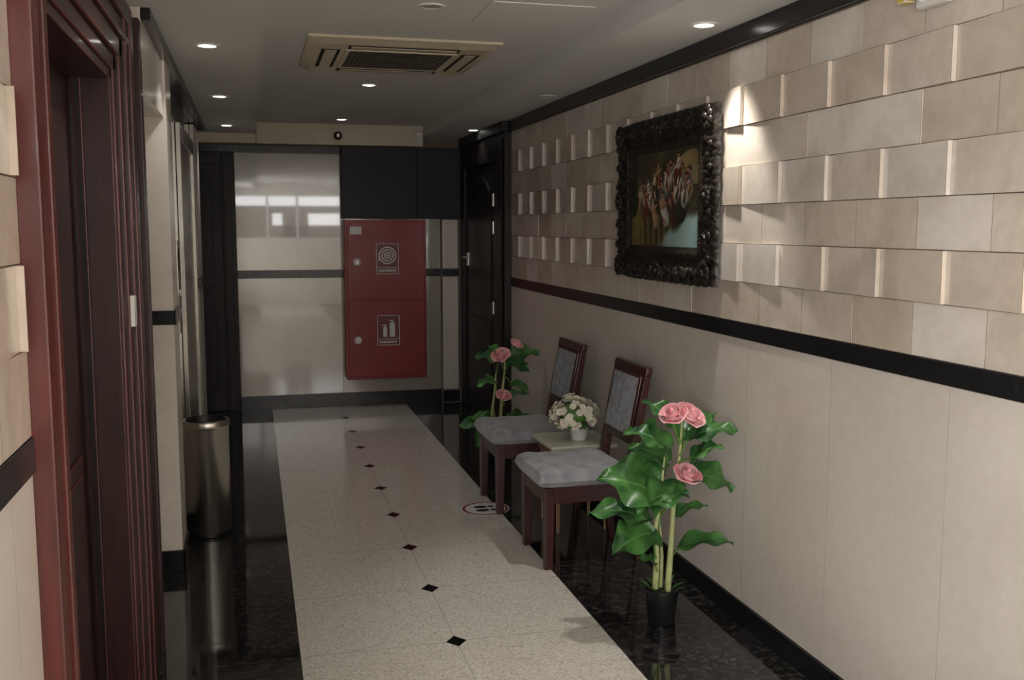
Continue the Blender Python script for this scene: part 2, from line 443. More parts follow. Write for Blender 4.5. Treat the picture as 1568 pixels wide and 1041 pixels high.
b.box((-0.40, 3.88, 0), (-0.370, 3.95, 2.37), 'wood', 0.004)
b.box((-0.40, 3.74, 0.1), (-0.390, 3.84, 2.3), 'wood', 0.004)
b.build()

# far right door (right wall)
b = B('door_2')
xf = 1.862
b.box((xf, 7.382, 0), (XR-0.001, 7.62, 2.34), 'wood_black', 0.004)
b.box((xf-0.012, 7.44, 0), (xf, 7.56, 2.30), 'wood_black', 0.006)
b.box((xf+0.010, 7.62, 0), (XR-0.001, 7.76, 2.2), 'wood_black', 0.006)
b.box((xf, 8.88, 0), (XR-0.001, 9.018, 2.34), 'wood_black', 0.004)
b.box((xf, 7.62, 2.14), (XR-0.001, 8.88, 2.34), 'wood_black', 0.004)
b.box((xf-0.02, 7.382, 2.342), (XR-0.001, 9.018, ZS-0.001), 'panel_black', 0.004)
b.box((1.885, 7.76, 0.005), (XR-0.001, 8.88, 2.14), 'wood_black', 0.003)
for (z0, z1) in ((0.15, 0.85), (1.0, 1.7)):
    b.box((1.876, 7.90, z0), (1.886, 8.74, z1), 'wood_black', 0.008)
def arch(r_in, x0, x1, mat):
    n = 16; pts = []; c = (8.32, 1.75)
    for k in range(n+1):
        a = math.pi*k/n
        for x in (x0, x1):
            pts.append((x, c[0]-math.cos(a)*r_in, c[1]+math.sin(a)*0.30))
            pts.append((x, c[0]-math.cos(a)*(r_in-0.05), c[1]+math.sin(a)*0.25))
    fs = []
    for k in range(n):
        a = 4*k; d = 4*(k+1)
        fs += [(a, a+1, d+1, d), (a, d, d+2, a+2), (a+1, a+3, d+3, d+1), (a+2, d+2, d+3, a+3)]
    b.poly(pts, fs, mat)
arch(0.42, 1.885, 1.874, 'wood_black')
for z in (1.62, 1.84, 0.98): b.tube([(1.868, 7.775, z-0.05), (1.868, 7.775, z+0.05)], 0.013, 'steel_d', 10)
b.box((1.864, 8.74, 1.28), (1.884, 8.79, 1.40), 'steel_d', 0.003)
b.tube([(1.875, 8.765, 1.36), (1.83, 8.765, 1.36), (1.826, 8.74, 1.36), (1.826, 8.65, 1.36)], 0.009, 'steel')
b.build()

# far left door (end wall, left corner)
b = B('door_3')
b.box((-0.24, YE-0.07, 0), (-0.135, YE-0.001, 2.268), 'wood_black', 0.004)
b.box((-0.225, YE-0.082, 0), (-0.165, YE-0.07, 2.25), 'wood_black', 0.005)
b.box((-1.15, YE-0.07, 0), (-1.05, YE-0.001, 2.268), 'wood_black', 0.004)
b.box((-1.05, YE-0.07, 2.16), (-0.24, YE-0.001, 2.268), 'wood_black', 0.004)
b.box((-1.05, YE-0.035, 0.005), (-0.24, YE-0.002, 2.16), 'wood_black', 0.002)
for z0, z1 in ((0.2, 0.95), (1.1, 2.0)):
    for x0_, x1_ in ((-0.98, -0.68), (-0.60, -0.32)):
        b.box((x0_, YE-0.045, z0), (x1_, YE-0.034, z1), 'wood_black', 0.006)
b.build()

# ------------------------------------------------------------------ fire cabinet
b = B('fire_hose_cabinet')
fx0, fx1, fz0, fz1, fy = 0.79, 1.515, 0.265, 1.69, YE-0.20
b.box((fx0, fy, fz0), (fx1, YE-0.024, fz1), 'red', 0.006)
zm = (fz0+fz1)/2
for z0, z1 in ((fz0+0.025, zm-0.006), (zm+0.006, fz1-0.025)):
    b.box((fx0+0.02, fy-0.014, z0), (fx1-0.02, fy, z1), 'red', 0.005)
yf = fy-0.014
for z in (1.315, 0.62):
    b.lathe([(0, -0.022), (0.028, -0.022), (0.034, -0.012), (0.036, 0)], (fx0+0.105, yf, z), 'white', 24, 'Y')
    b.box((fx0+0.098, yf-0.03, z-0.018), (fx0+0.112, yf-0.02, z+0.018), 'steel', 0.002)
b.box((fx0+0.045, yf-0.003, 1.56), (fx0+0.15, yf, 1.63), 'white', 0.001)
def sign(xc, zc, w, h):
    b.box((xc-w/2, yf-0.002, zc-h/2), (xc+w/2, yf, zc+h/2), 'red_d')
    t = 0.005
    b.box((xc-w/2, yf-0.004, zc-h/2), (xc+w/2, yf-0.002, zc-h/2+t), 'white')
    b.box((xc-w/2, yf-0.004, zc+h/2-t), (xc+w/2, yf-0.002, zc+h/2), 'white')
    b.box((xc-w/2, yf-0.004, zc-h/2), (xc-w/2+t, yf-0.002, zc+h/2), 'white')
    b.box((xc+w/2-t, yf-0.004, zc-h/2), (xc+w/2, yf-0.002, zc+h/2), 'white')
    b.box((xc-w/2, yf-0.004, zc-h/2+0.055), (xc+w/2, yf-0.002, zc-h/2+0.059), 'white')
    for i in range(9):
        xx = xc-w/2+0.02+i*(w-0.04)/9
        b.box((xx, yf-0.004, zc-h/2+0.02), (xx+0.011, yf-0.002, zc-h/2+0.04), 'white')
sc = fx0+0.375
sign(sc, 1.345, 0.20, 0.27)
for r in (0.078, 0.055, 0.032):
    b.lathe([(r, -0.004), (r-0.011, -0.004), (r-0.011, -0.002)], (sc, yf, 1.375), 'white', 32, 'Y')
b.lathe([(0.012, -0.004), (0, -0.004)], (sc, yf, 1.375), 'white', 16, 'Y')
b.box((sc-0.08, yf-0.004, 1.325), (sc-0.072, yf-0.002, 1.40), 'white')
sign(sc, 0.705, 0.20, 0.27)
for dx, hh, ww in ((0.035, 0.13, 0.05), (-0.03, 0.09, 0.036)):
    b.box((sc+dx-ww/2, yf-0.005, 0.645), (sc+dx+ww/2, yf-0.002, 0.645+hh), 'white', 0.001)
    b.box((sc+dx-0.008, yf-0.005, 0.645+hh), (sc+dx+0.008, yf-0.002, 0.645+hh+0.02), 'white')
    b.box((sc+dx-0.03, yf-0.005, 0.645+hh+0.014), (sc+dx+0.012, yf-0.002, 0.645+hh+0.022), 'white')
b.build()

# ------------------------------------------------------------------ ceiling AC cassette
b = B('ceiling_air_conditioner')
ax0, ax1, ay0, ay1 = 0.28, 1.205, 4.80, 5.73
acx, acy = (ax0+ax1)/2, (ay0+ay1)/2
z0 = ZC-0.001; zb = ZC-0.035
def ring(o, i, za, zb_, mat):
    ps = []
    for (h, z) in ((o, za), (i, zb_)):
        ps += [(acx-h, acy-h, z), (acx+h, acy-h, z), (acx+h, acy+h, z), (acx-h, acy+h, z)]
    b.poly(ps, [(0, 1, 5, 4), (1, 2, 6, 5), (2, 3, 7, 6), (3, 0, 4, 7)], mat)
hw = 0.4625
ring(hw, hw, z0, z0-0.012, 'acw'); ring(hw, hw-0.05, z0-0.012, zb, 'acw'); ring(hw-0.05, 0.26, zb, zb, 'acw')
ring(0.26, 0.255, zb, zb+0.012, 'dark'); ring(0.255, 0.0, zb+0.012, zb+0.012, 'dark')
for k in range(9):
    y = acy-0.235+k*0.0588
    b.box((acx-0.25, y-0.005, zb-0.001), (acx+0.25, y+0.005, zb+0.002), 'grill')
for k in range(22):
    x = acx-0.25+k*0.0238
    b.box((x-0.003, acy-0.25, zb-0.002), (x+0.003, acy+0.25, zb+0.002), 'grill')
ring(0.275, 0.255, zb-0.005, zb-0.005, 'acw')
ring(0.275, 0.275, zb-0.005, zb, 'acw')
for s_ in (-1, 1):
    b.box((acx-0.27, acy+s_*0.345-0.045, zb-0.002), (acx+0.27, acy+s_*0.345+0.045, zb-0.0005), 'dark')
    b.box((acx-0.255, acy+s_*0.345-0.024, zb-0.004), (acx+0.255, acy+s_*0.345+0.024, zb-0.002), 'acw')
    b.box((acx+s_*0.345-0.045, acy-0.27, zb-0.002), (acx+s_*0.345+0.045, acy+0.27, zb-0.0005), 'dark')
    b.box((acx+s_*0.345-0.028, acy-0.255, zb-0.004), (acx+s_*0.345+0.028, acy+0.255, zb-0.002), 'acw')
b.build(recalc=False)

# ------------------------------------------------------------------ downlights
def downlight(x, y, z, on=True, power=14, spot=112, blend=0.7):
    b = B('recessed_downlight', (x, y, z))
    b.lathe([(0.038, -0.002), (0.040, -0.006), (0.055, -0.006), (0.058, -0.0005)], (x, y, z), 'white', 28)
    b.lathe([(0.0, -0.0035), (0.038, -0.0035)], (x, y, z), 'bulb' if on else 'bulb_off', 28)
    o = b.build(recalc=False)
    if on:
        l = bpy.data.lights.new('downlight_beam', 'SPOT'); l.energy = power; l.spot_size = math.radians(spot); l.spot_blend = blend
        l.color = (1.0, 0.97, 0.92); l.shadow_soft_size = 0.035
        lo = bpy.data.objects.new('downlight_beam', l); lo.location = (0, 0, -0.02); lo.parent = o
        scene.collection.objects.link(lo)
for y in (1.1, 2.88, 4.68, 6.45, 8.25): downlight(-0.166, y, ZS, power=9)
downlight(0.74, 6.42, ZC, power=8); downlight(0.75, 8.5, ZC, power=2.5); downlight(0.73, 4.10, ZC, on=False)
downlight(1.75, 3.72, ZS, power=50, spot=72, blend=0.6); downlight(1.77, 5.95, ZS, on=False); downlight(1.79, 8.15, ZS, power=2)
downlight(1.75, 1.6, ZS, power=18)

b = B('security_camera')
c = (0.745, YE-0.2, 2.42)
b.lathe([(0.0, -0.03), (0.03, -0.03), (0.034, -0.02), (0.034, -0.001)], c, 'white', 20, 'Y')
b.tube([(c[0], c[1]-0.03, c[2]), (c[0], c[1]-0.06, c[2]-0.01)], 0.012, 'dark')
b.ball((c[0], c[1]-0.075, c[2]-0.012), 0.036, 'dark', 16, 12)
b.lathe([(0.0, -0.04), (0.014, -0.038), (0.018, -0.03)], (c[0], c[1]-0.075, c[2]-0.012), 'steel', 16, 'Y')
b.build()
b = B('motion_sensor')
c = (1.462, YE-0.2, 2.42)
b.box((c[0]-0.03, c[1]-0.03, c[2]-0.045), (c[0]+0.03, c[1]-0.001, c[2]+0.045), 'white', 0.01, 3)
b.ball((c[0], c[1]-0.03, c[2]-0.01), (0.022, 0.012, 0.022), 'white')
b.build()
b = B('emergency_light')
b.box((1.86, 2.43, 2.245), (1.891, 2.56, 2.325), 'white', 0.008, 3)
b.ball((1.856, 2.46, 2.28), (0.012, 0.02, 0.02), 'yellow'); b.ball((1.856, 2.53, 2.28), (0.012, 0.02, 0.02), 'white')
b.box((1.87, 2.62, 2.28), (1.905, 2.66, 2.33), 'yellow', 0.004)
b.build()

# ------------------------------------------------------------------ painting
def pm():
    m, nt, bb = new_mat('painting_canvas')
    a = nt.nodes.new('ShaderNodeVertexColor'); a.layer_name = 'Col'
    nt.links.new(a.outputs[0], bb.inputs['Base Color']); bb.inputs['Roughness'].default_value = 0.4
    return m
M['canvas'] = pm()
PY0, PY1, PZ0, PZ1 = 3.83, 4.95, 1.375, 2.14
fw = 0.165
pic = B('framed_painting', (1.89, 4.39, 1.375))
rnd = random.Random(3)
def mitre(side, s, t, out=0.0):
    w = t*fw
    o = out
    if side == 0: return PY1+0-(w) - s*(PY1-PY0-2*w), PZ0+w-o
    if side == 1: return PY0+w-o, PZ0+w+s*(PZ1-PZ0-2*w)
    if side == 2: return PY0+w+s*(PY1-PY0-2*w), PZ1-w+o
    return PY1-w+o, PZ1-w-s*(PZ1-PZ0-2*w)
def fr(side, Ls):
    n = int(Ls/0.010); mth = 22
    def fn(s, t):
        k = max(1, round(Ls/0.075)); ph = s*k*math.pi
        env = min(1, 8*s, 8*(1-s))
        out = 0.010*abs(math.sin(ph))*(1-t)**3*env
        y, z = mitre(side, s, t, out)
        if t < 0.03: h = 0.002
        else:
            prof = 0.030*math.exp(-((t-0.30)/0.22)**2)+0.022*math.exp(-((t-0.80)/0.08)**2)+0.012
            cv = 0.011*math.sin(2*ph+5*t)*math.sin(14*t+1.3*math.sin(ph*2)) + 0.006*math.sin(5*ph-18*t)
            h = prof+cv*env*math.exp(-((t-0.33)/0.3)**2)
            h += 0.004*math.sin(6*ph)*math.exp(-((t-0.80)/0.07)**2)
            if t > 0.97: h = 0.006
        return (1.889-h, y, z)
    pic.grid(fn, n, mth, 'frame')
for sd, Ls in ((0, PY1-PY0), (1, PZ1-PZ0), (2, PY1-PY0), (3, PZ1-PZ0)): fr(sd, Ls)
def rosette(y, z, R, n=9):
    for k in range(n):
        a = 2*math.pi*k/n
        pic.ball((1.846, y+math.cos(a)*R*0.6, z+math.sin(a)*R*0.6), (0.011, R*0.30, R*0.30), 'frame', 8, 6)
    pic.ball((1.840, y, z), (0.014, R*0.3, R*0.3), 'frame', 10, 6)
for (y, z) in ((PY0+0.055, PZ0+0.055), (PY1-0.055, PZ0+0.055), (PY0+0.055, PZ1-0.055), (PY1-0.055, PZ1-0.055)): rosette(y, z, 0.062)
for (y, z) in (((PY0+PY1)/2, PZ0+0.05), ((PY0+PY1)/2, PZ1-0.05), (PY0+0.05, (PZ0+PZ1)/2), (PY1-0.05, (PZ0+PZ1)/2)): rosette(y, z, 0.05)
for sd, Ls in ((0, 1.12), (1, 0.765), (2, 1.12), (3, 0.765)):
    n = int(Ls/0.05)
    for k in range(1, n):
        s_ = k/n; y, z = mitre(sd, s_, 0.14+0.22*(k % 2))
        pic.ball((1.850, y, z), (0.010, 0.016+0.006*rnd.random(), 0.014+0.006*rnd.random()), 'frame', 8, 6)
    for k in range(1, n*2):
        y, z = mitre(sd, k/(n*2), 0.8)
        pic.ball((1.862, y, z), (0.007, 0.009, 0.009), 'gold' if k % 3 == 0 else 'frame', 6, 5)
pic.box((1.880, PY0+0.03, PZ0+0.03), (1.8935, PY1-0.03, PZ1-0.03), 'dark')
NU, NV = 260, 150
iy0, iy1, iz0, iz1 = PY0+fw*0.97, PY1-fw*0.97, PZ0+fw*0.97, PZ1-fw*0.97
shapes = []
def E(cx, cz, rx, rz, ang, col): shapes.append((cx, cz, rx, rz, math.cos(ang), math.sin(ang), col))
cream = (222, 210, 188); skin = (196, 150, 118); rust = (150, 72, 48); red = (128, 44, 38); ochre = (166, 124, 70); brown = (80, 54, 36); white_ = (226, 222, 210); olive = (92, 90, 50)
for k in range(46):
    E(rnd.random()*0.9, 0.35+rnd.random()*0.6, 0.04+0.05*rnd.random(), 0.05+0.08*rnd.random(), rnd.uniform(-.8, .8), rnd.choice([(52, 48, 34), (66, 56, 36), (44, 48, 36), (78, 62, 38), olive]))
E(0.82, 0.86, 0.16, 0.10, 0.2, (176, 152, 100)); E(0.93, 0.74, 0.07, 0.12, 0, (150, 136, 98))
figs = []
for k in range(17):
    u_ = 0.10+0.80*(k+0.5)/17+rnd.uniform(-.02, .02)
    v_ = 0.56+0.30*math.sin((u_-0.05)*3.0)*rnd.uniform(0.4, 1.1)-0.02
    figs.append((u_, v_, rnd.uniform(0.9, 1.3)))
figs += [(0.34, 0.44, 1.2), (0.48, 0.48, 1.3), (0.62, 0.50, 1.2), (0.22, 0.52, 1.2), (0.70, 0.88, 1.2), (0.55, 0.80, 1.1), (0.80, 0.66, 1.2)]
pal = [cream, white_, rust, red, ochre, skin, brown, cream, (128, 130, 116), (96, 116, 112)]
for (fx_, fz_, s_) in figs:
    c1, c2 = rnd.choice(pal), rnd.choice(pal); an = rnd.uniform(-.7, .7)
    E(fx_+0.05*math.sin(an), fz_-0.12*s_, 0.040*s_, 0.100*s_, an, c1)
    E(fx_+0.03*math.sin(an), fz_-0.16*s_, 0.012*s_, 0.07*s_, an+0.3, c2)
    E(fx_-0.015, fz_-0.13*s_, 0.009*s_, 0.07*s_, an-0.2, brown)
    E(fx_, fz_-0.02*s_, 0.024*s_, 0.055*s_, an*0.5, c2)
    E(fx_+0.025*s_, fz_-0.02, 0.034*s_, 0.012*s_, rnd.uniform(-1.2, 1.2), skin)
    E(fx_-0.025*s_, fz_-0.05, 0.032*s_, 0.012*s_, rnd.uniform(-1.2, 1.2), rnd.choice([skin, cream]))
    E(fx_, fz_+0.05*s_, 0.013*s_, 0.027*s_, 0, skin)
    E(fx_+0.002, fz_+0.068*s_, 0.015*s_, 0.016*s_, 0, brown)
def paint(u, v):
    n_ = math.sin(u*37+v*13)*math.sin(v*41-u*11)
    c = [58+8*n_, 52+6*n_, 34+3*n_]
    g = math.exp(-((u-0.08)/0.10)**2-((v-0.25)/0.3)**2); c = [c[0]+g*60, c[1]+g*58, c[2]+g*16]
    if v < 0.34 and math.sin(u*75+5*v) > 0.1 and u < 0.62: c = [c[0]*.5+148*.5, c[1]*.5+126*.5, c[2]*.5+54*.5]
    e = 0.02+0.55*max(0, (u-0.45))*1.1+0.03*math.sin(u*25)
    if v < e+0.08 and u > 0.40:
        g = min(1, (e+0.08-v)/0.08)*min(1, (u-0.40)/0.15); c = [c[0]*(1-g)+150*g, c[1]*(1-g)+176*g, c[2]*(1-g)+172*g]
    for (cx, cz, rx, rz, ca, sa, col) in shapes:
        dx, dz = (u-cx)*1.6, v-cz
        a_, b_ = (dx*ca+dz*sa)/(rx*1.6), (-dx*sa+dz*ca)/rz
        d = a_*a_+b_*b_
        if d < 1 and not (v < e and u > 0.5):
            sh = 0.70+0.35*(0.5+0.5*(-a_*0.6+b_*0.4))-0.15*d
            c = [q*sh for q in col]
    return lin(tuple(min(255, x*1.0) for x in c))
vs_pts = []; cols = []
for j in range(NV+1):
    for i in range(NU+1):
        u, v = i/NU, j/NV
        vs_pts.append((1.8795, iy1-(iy1-iy0)*u, iz0+(iz1-iz0)*v)); cols.append(paint(u, v))
fs = [(j*(NU+1)+i, j*(NU+1)+i+1, (j+1)*(NU+1)+i+1, (j+1)*(NU+1)+i) for j in range(NV) for i in range(NU)]
cl = pic.bm.verts.layers.float_color.new('Col')
vv, ff = pic.poly(vs_pts, fs, 'canvas')
for v_, c_ in zip(vv, cols): v_[cl] = c_
po = pic.build(sharp=60, wn=False)

# ------------------------------------------------------------------ chairs
def chair(y0, y1, xfr=1.30):
    b = B('dining_chair', ((xfr+1.8)/2, (y0+y1)/2, 0))
    W = 'chair_wood'
    xb = 1.735
    for y in (y0+0.008, y1-0.058):
        b.hexa([(xfr+0.008, y+0.004, 0), (xfr+0.048, y+0.004, 0), (xfr+0.048, y+0.044, 0), (xfr+0.008, y+0.044, 0),
                (xfr+0.004, y, 0.40), (xfr+0.056, y, 0.40), (xfr+0.056, y+0.050, 0.40), (xfr+0.004, y+0.050, 0.40)], W, 0.004)
    for y in (y0+0.016, y1-0.056):
        segs = [(1.775, 0.0, 0.034), (1.722, 0.40, 0.046), (1.728, 0.50, 0.046), (1.765, 0.72, 0.040), (1.812, 0.95, 0.030)]
        for (xa, za, wa), (xc, zc, wc) in zip(segs[:-1], segs[1:]):
            b.hexa([(xa, y, za), (xa+wa, y, za), (xa+wa, y+0.040, za), (xa, y+0.040, za),
                    (xc, y, zc), (xc+wc, y, zc), (xc+wc, y+0.040, zc), (xc, y+0.040, zc)], W, 0.003)
    b.box((xfr+0.010, y0+0.04, 0.320), (xfr+0.036, y1-0.04, 0.405), W, 0.003)
    b.box((1.728, y0+0.04, 0.320), (1.752, y1-0.04, 0.405), W, 0.003)
    for y in (y0+0.014, y1-0.038): b.box((xfr+0.04, y, 0.320), (1.735, y+0.024, 0.405), W, 0.003)
    cx, cy = (xfr-0.018+xb)/2, (y0+y1)/2; hx, hy = (xb-xfr+0.036)/2, (y1-y0)/2+0.016
    def cush(top):
        def fn(u, v):
            a = u*2-1; c = v*2-1
            e = max(0, 1-abs(a)**7)**0.5*max(0, 1-abs(c)**7)**0.5
            wy = -0.010*math.exp(-(a*a+c*c)/0.25)+0.008*math.exp(-((abs(a)-0.75)**2+(abs(c)-0.75)**2)/0.05)+0.0025*math.sin(9*a+4*c)
            z = 0.432+(0.052*e**0.55+wy*e if top else -0.032*e**0.4)
            return (cx+a*hx, cy+c*hy, z)
        return fn
    b.grid(cush(True), 36, 36, 'fabric'); b.grid(cush(False), 36, 36, 'fabric')
    def bx(z): return 1.728+(z-0.5)*(1.812-1.728)/0.45
    def slab_back(z0, z1, ya, yb, t0, t1, mat, bev):
        b.hexa([(bx(z0)+t0, ya, z0), (bx(z0)+t1, ya, z0), (bx(z0)+t1, yb, z0), (bx(z0)+t0, yb, z0),
                (bx(z1)+t0, ya, z1), (bx(z1)+t1, ya, z1), (bx(z1)+t1, yb, z1), (bx(z1)+t0, yb, z1)], mat, bev, 3)
    slab_back(0.910, 0.955, y0+0.012, y1-0.012, -0.003, 0.034, W, 0.008)
    slab_back(0.575, 0.612, y0+0.05, y1-0.05, 0.004, 0.030, W, 0.004)
    slab_back(0.612, 0.912, y0+0.050, y1-0.050, -0.012, 0.026, 'fabric_d', 0.012)
    return b.build(sharp=35)
chair(4.39, 4.84)
chair(5.35, 5.82)

# ------------------------------------------------------------------ side table + flowers
b = B('side_table', (1.68, 5.1, 0))
b.box((1.49, 4.905, 0.455), (1.86, 5.285, 0.478), 'tabletop', 0.006, 3)
b.box((1.52, 4.935, 0.41), (1.83, 5.255, 0.455), 'lightwood', 0.003)
for x in (1.53, 1.80):
    for y in (4.945, 5.225):
        b.hexa([(x+.004, y+.004, 0), (x+0.018, y+.004, 0), (x+0.018, y+0.018, 0), (x+.004, y+0.018, 0), (x, y, 0.42), (x+0.024, y, 0.42), (x+0.024, y+0.024, 0.42), (x, y+0.024, 0.42)], 'lightwood', 0.002)
b.build()

def leaf(b, p0, tip, W, droop=0.18, roll=0.0, cup=0.18, wav=0.0, mat='leaf', ph=0.0):
    p0 = Vector(p0); tip = Vector(tip); d = tip-p0; L = d.length; dn = d.normalized()
    side = dn.cross(Vector((0, 0, 1)))
    if side.length < 0.1: side = Vector((0, 1, 0))
    side.normalize(); side = Matrix.Rotation(roll, 3, dn) @ side
    nrm = side.cross(dn).normalized()
    if nrm.z < 0: nrm = -nrm
    def fn(u, v):
        c = (u-0.5)*2
        w = W*0.5*(math.sin(math.pi*min(1, v)**0.62)**0.75 if 0 < v < 1 else 0.0)
        w = max(w*(1+0.05*math.sin(v*17+ph)), 0.0008)
        back = -0.10*L*abs(c)**1.2*(1-v)**2
        z = math.sin(math.pi*v)*droop*L*0.5 + cup*w*abs(c)**1.5*0.6 + wav*math.sin(v*13+c*2+ph)*abs(c)*W*0.11
        return p0+dn*(L*v+back)+side*(c*w)+nrm*z
    b.grid(fn, 10, 18, mat)

def rose(b, c, R, axis=(0, 0, 1), mats=('pink', 'pink2'), seed=0):
    rr = random.Random(seed); c = Vector(c)
    q = Vector((0, 0, 1)).rotation_difference(Vector(axis).normalized())
    b.ball(c+q @ Vector((0, 0, 0.25*R)), 0.22*R, 'pink', 8, 6)
    for ring_i, (n, rad, rim, hgt, curl) in enumerate(((3, 0.20, 0.12, 0.95, 0.0), (3, 0.36, 0.30, 1.0, 0.05), (4, 0.54, 0.50, 1.0, 0.12), (5, 0.74, 0.80, 0.90, 0.2), (6, 0.90, 1.15, 0.70, 0.26))):
        for k in range(n):
            a0 = 2*math.pi*(k+0.5*ring_i)/n+rr.uniform(-0.2, 0.2); wd = 2*math.pi/n*0.72
            tw = rr.uniform(-0.08, 0.08)
            def fn(u, v):
                cu = (u-0.5)*2
                a = a0+cu*wd*(0.5+0.5*math.sin(math.pi*min(v*0.75+0.1, 1)))
                zz = v*hgt*(1-0.16*cu*cu)+tw*cu
                r = rad*math.sin(min(1, v*1.6)*math.pi*0.5)**0.7*(1-v)+rim*v + 0.05*cu*cu*v
                if v < 0.01: r = 0.05
                zz -= curl*max(0, v-0.7)/0.3*0.9
                return c+q @ (Vector((math.cos(a)*r, math.sin(a)*r, zz-0.45))*R)
            b.grid(fn, 6, 8, mats[(k+ring_i) % 2])

b = B('potted_white_flowers', (1.69, 5.06, 0.479))
pc = (1.69, 5.06, 0.479)
b.lathe([(0.0, 0.0), (0.036, 0.0), (0.041, 0.006), (0.052, 0.062), (0.055, 0.067), (0.050, 0.067), (0.047, 0.058), (0.0, 0.058)], pc, 'white', 28)
rr = random.Random(11)
cc = Vector((1.665, 5.07, 0.618))
b.ball(cc, (0.082, 0.088, 0.062), 'stem_g', 14, 10)
for k in range(100):
    z = rr.uniform(-0.6, 1); a = k*2.399; s_ = math.sqrt(max(0, 1-z*z))
    dr = Vector((s_*math.cos(a), s_*math.sin(a), z)); p = cc+Vector((dr.x*0.122, dr.y*0.130, dr.z*0.092))*rr.uniform(0.80, 1.16)
    q = Vector((0, 0, 1)).rotation_difference(dr)
    r0 = rr.uniform(0.017, 0.025); ph = rr.random()*6
    for m_ in range(5):
        an = ph+2*math.pi*m_/5
        def fn(u, v, an=an):
            c_ = (u-0.5)*2; w = 0.6*math.sin(math.pi*min(v*0.85+0.05, 1))
            loc = Vector((math.cos(an)*v-math.sin(an)*c_*w, math.sin(an)*v+math.cos(an)*c_*w, 0.25*v*v))
            return p+q @ (loc*r0)
        b.grid(fn, 2, 3, 'petal')
    b.ball(p+dr*0.002, 0.0028, 'yellow', 6, 4)
for k in range(9):
    a = k*0.7; dr = Vector((math.cos(a), math.sin(a), -0.25))
    leaf(b, cc+dr*0.06+Vector((0, 0, -0.02)), cc+dr*0.135+Vector((0, 0, -0.03)), 0.045)
for k in range(6):
    a = k*1.05; b.tube([(pc[0]+0.01*math.cos(a), pc[1]+0.01*math.sin(a), 0.53), (cc.x+0.03*math.cos(a), cc.y+0.03*math.sin(a), 0.58)], 0.003, 'stem_g', 6)
b.build(recalc=False, wn=False)

# ------------------------------------------------------------------ tall artificial rose plants
LV_NEAR = [
    ((1003, 790), (996, 748), (905, 716), 80, -.02, -.08, 0.8),
    ((1000, 830), (985, 790), (894, 782), 46, .02, .03, 0.45),
    ((998, 850), (990, 806), (926, 828), 56, -.02, -.12, 0.5),
    ((1006, 780), (1032, 738), (962, 764), 50, -.05, -.12, 0.4),
    ((1024, 760), (1046, 718), (1114, 742), 50, .0, .0, 0.5),
    ((1032, 690), (1046, 664), (1120, 652), 44, .02, .02, 0.4),
    ((1032, 700), (1040, 664), (1098, 632), 40, .06, .12, 0.3),
    ((1008, 700), (1014, 676), (946, 652), 48, .0, -.02, 0.5),
    ((1030, 670), (1020, 642), (976, 610), 34, .03, .06, 0.4),
    ((1020, 850), (1036, 830), (1112, 820), 34, -.01, -.05, 0.3),
    ((1022, 800), (1026, 784), (1078, 770), 24, .01, .03, 0.2),
    ((1000, 870), (996, 856), (968, 846), 20, -.01, -.03, 0.3),
    ((1010, 720), (1014, 700), (955, 682), 46, .03, .06, 0.5),
    ((1030, 700), (1050, 692), (1090, 668), 38, -.03, -.08, 0.4),
    ((1003, 780), (1006, 758), (1040, 734), 40, -.05, -.12, 0.4),
    ((1003, 800), (1000, 740), (948, 704), 44, .03, .08, 0.5),
]
LV_FAR = [
    ((1003, 790), (1000, 836), (925, 812), 44, .0, -.05, 0.5),
    ((1000, 850), (995, 850), (950, 880), 56, -.02, -.10, 0.7),
    ((1006, 850), (1030, 860), (955, 850), 64, -.05, -.12, 0.6),
    ((1006, 850), (1020, 840), (905, 828), 56, -.02, -.08, 0.6),
    ((1024, 860), (1040, 820), (1100, 812), 40, .0, .0, 0.4),
    ((1032, 690), (1046, 650), (1128, 640), 48, .02, .02, 0.6),
    ((1032, 700), (1046, 664), (1098, 690), 40, .03, -.05, 0.5),
    ((1008, 700), (1014, 660), (950, 645), 46, .0, -.02, 0.5),
    ((1008, 740), (1010, 712), (955, 725), 34, .0, -.05, 0.4),
    ((1022, 780), (1036, 760), (1100, 750), 26, .0, .0, 0.4),
    ((1030, 670), (1020, 642), (985, 620), 30, .03, .06, 0.4),
    ((1030, 700), (1050, 720), (1095, 740), 30, -.03, -.08, 0.4),
]
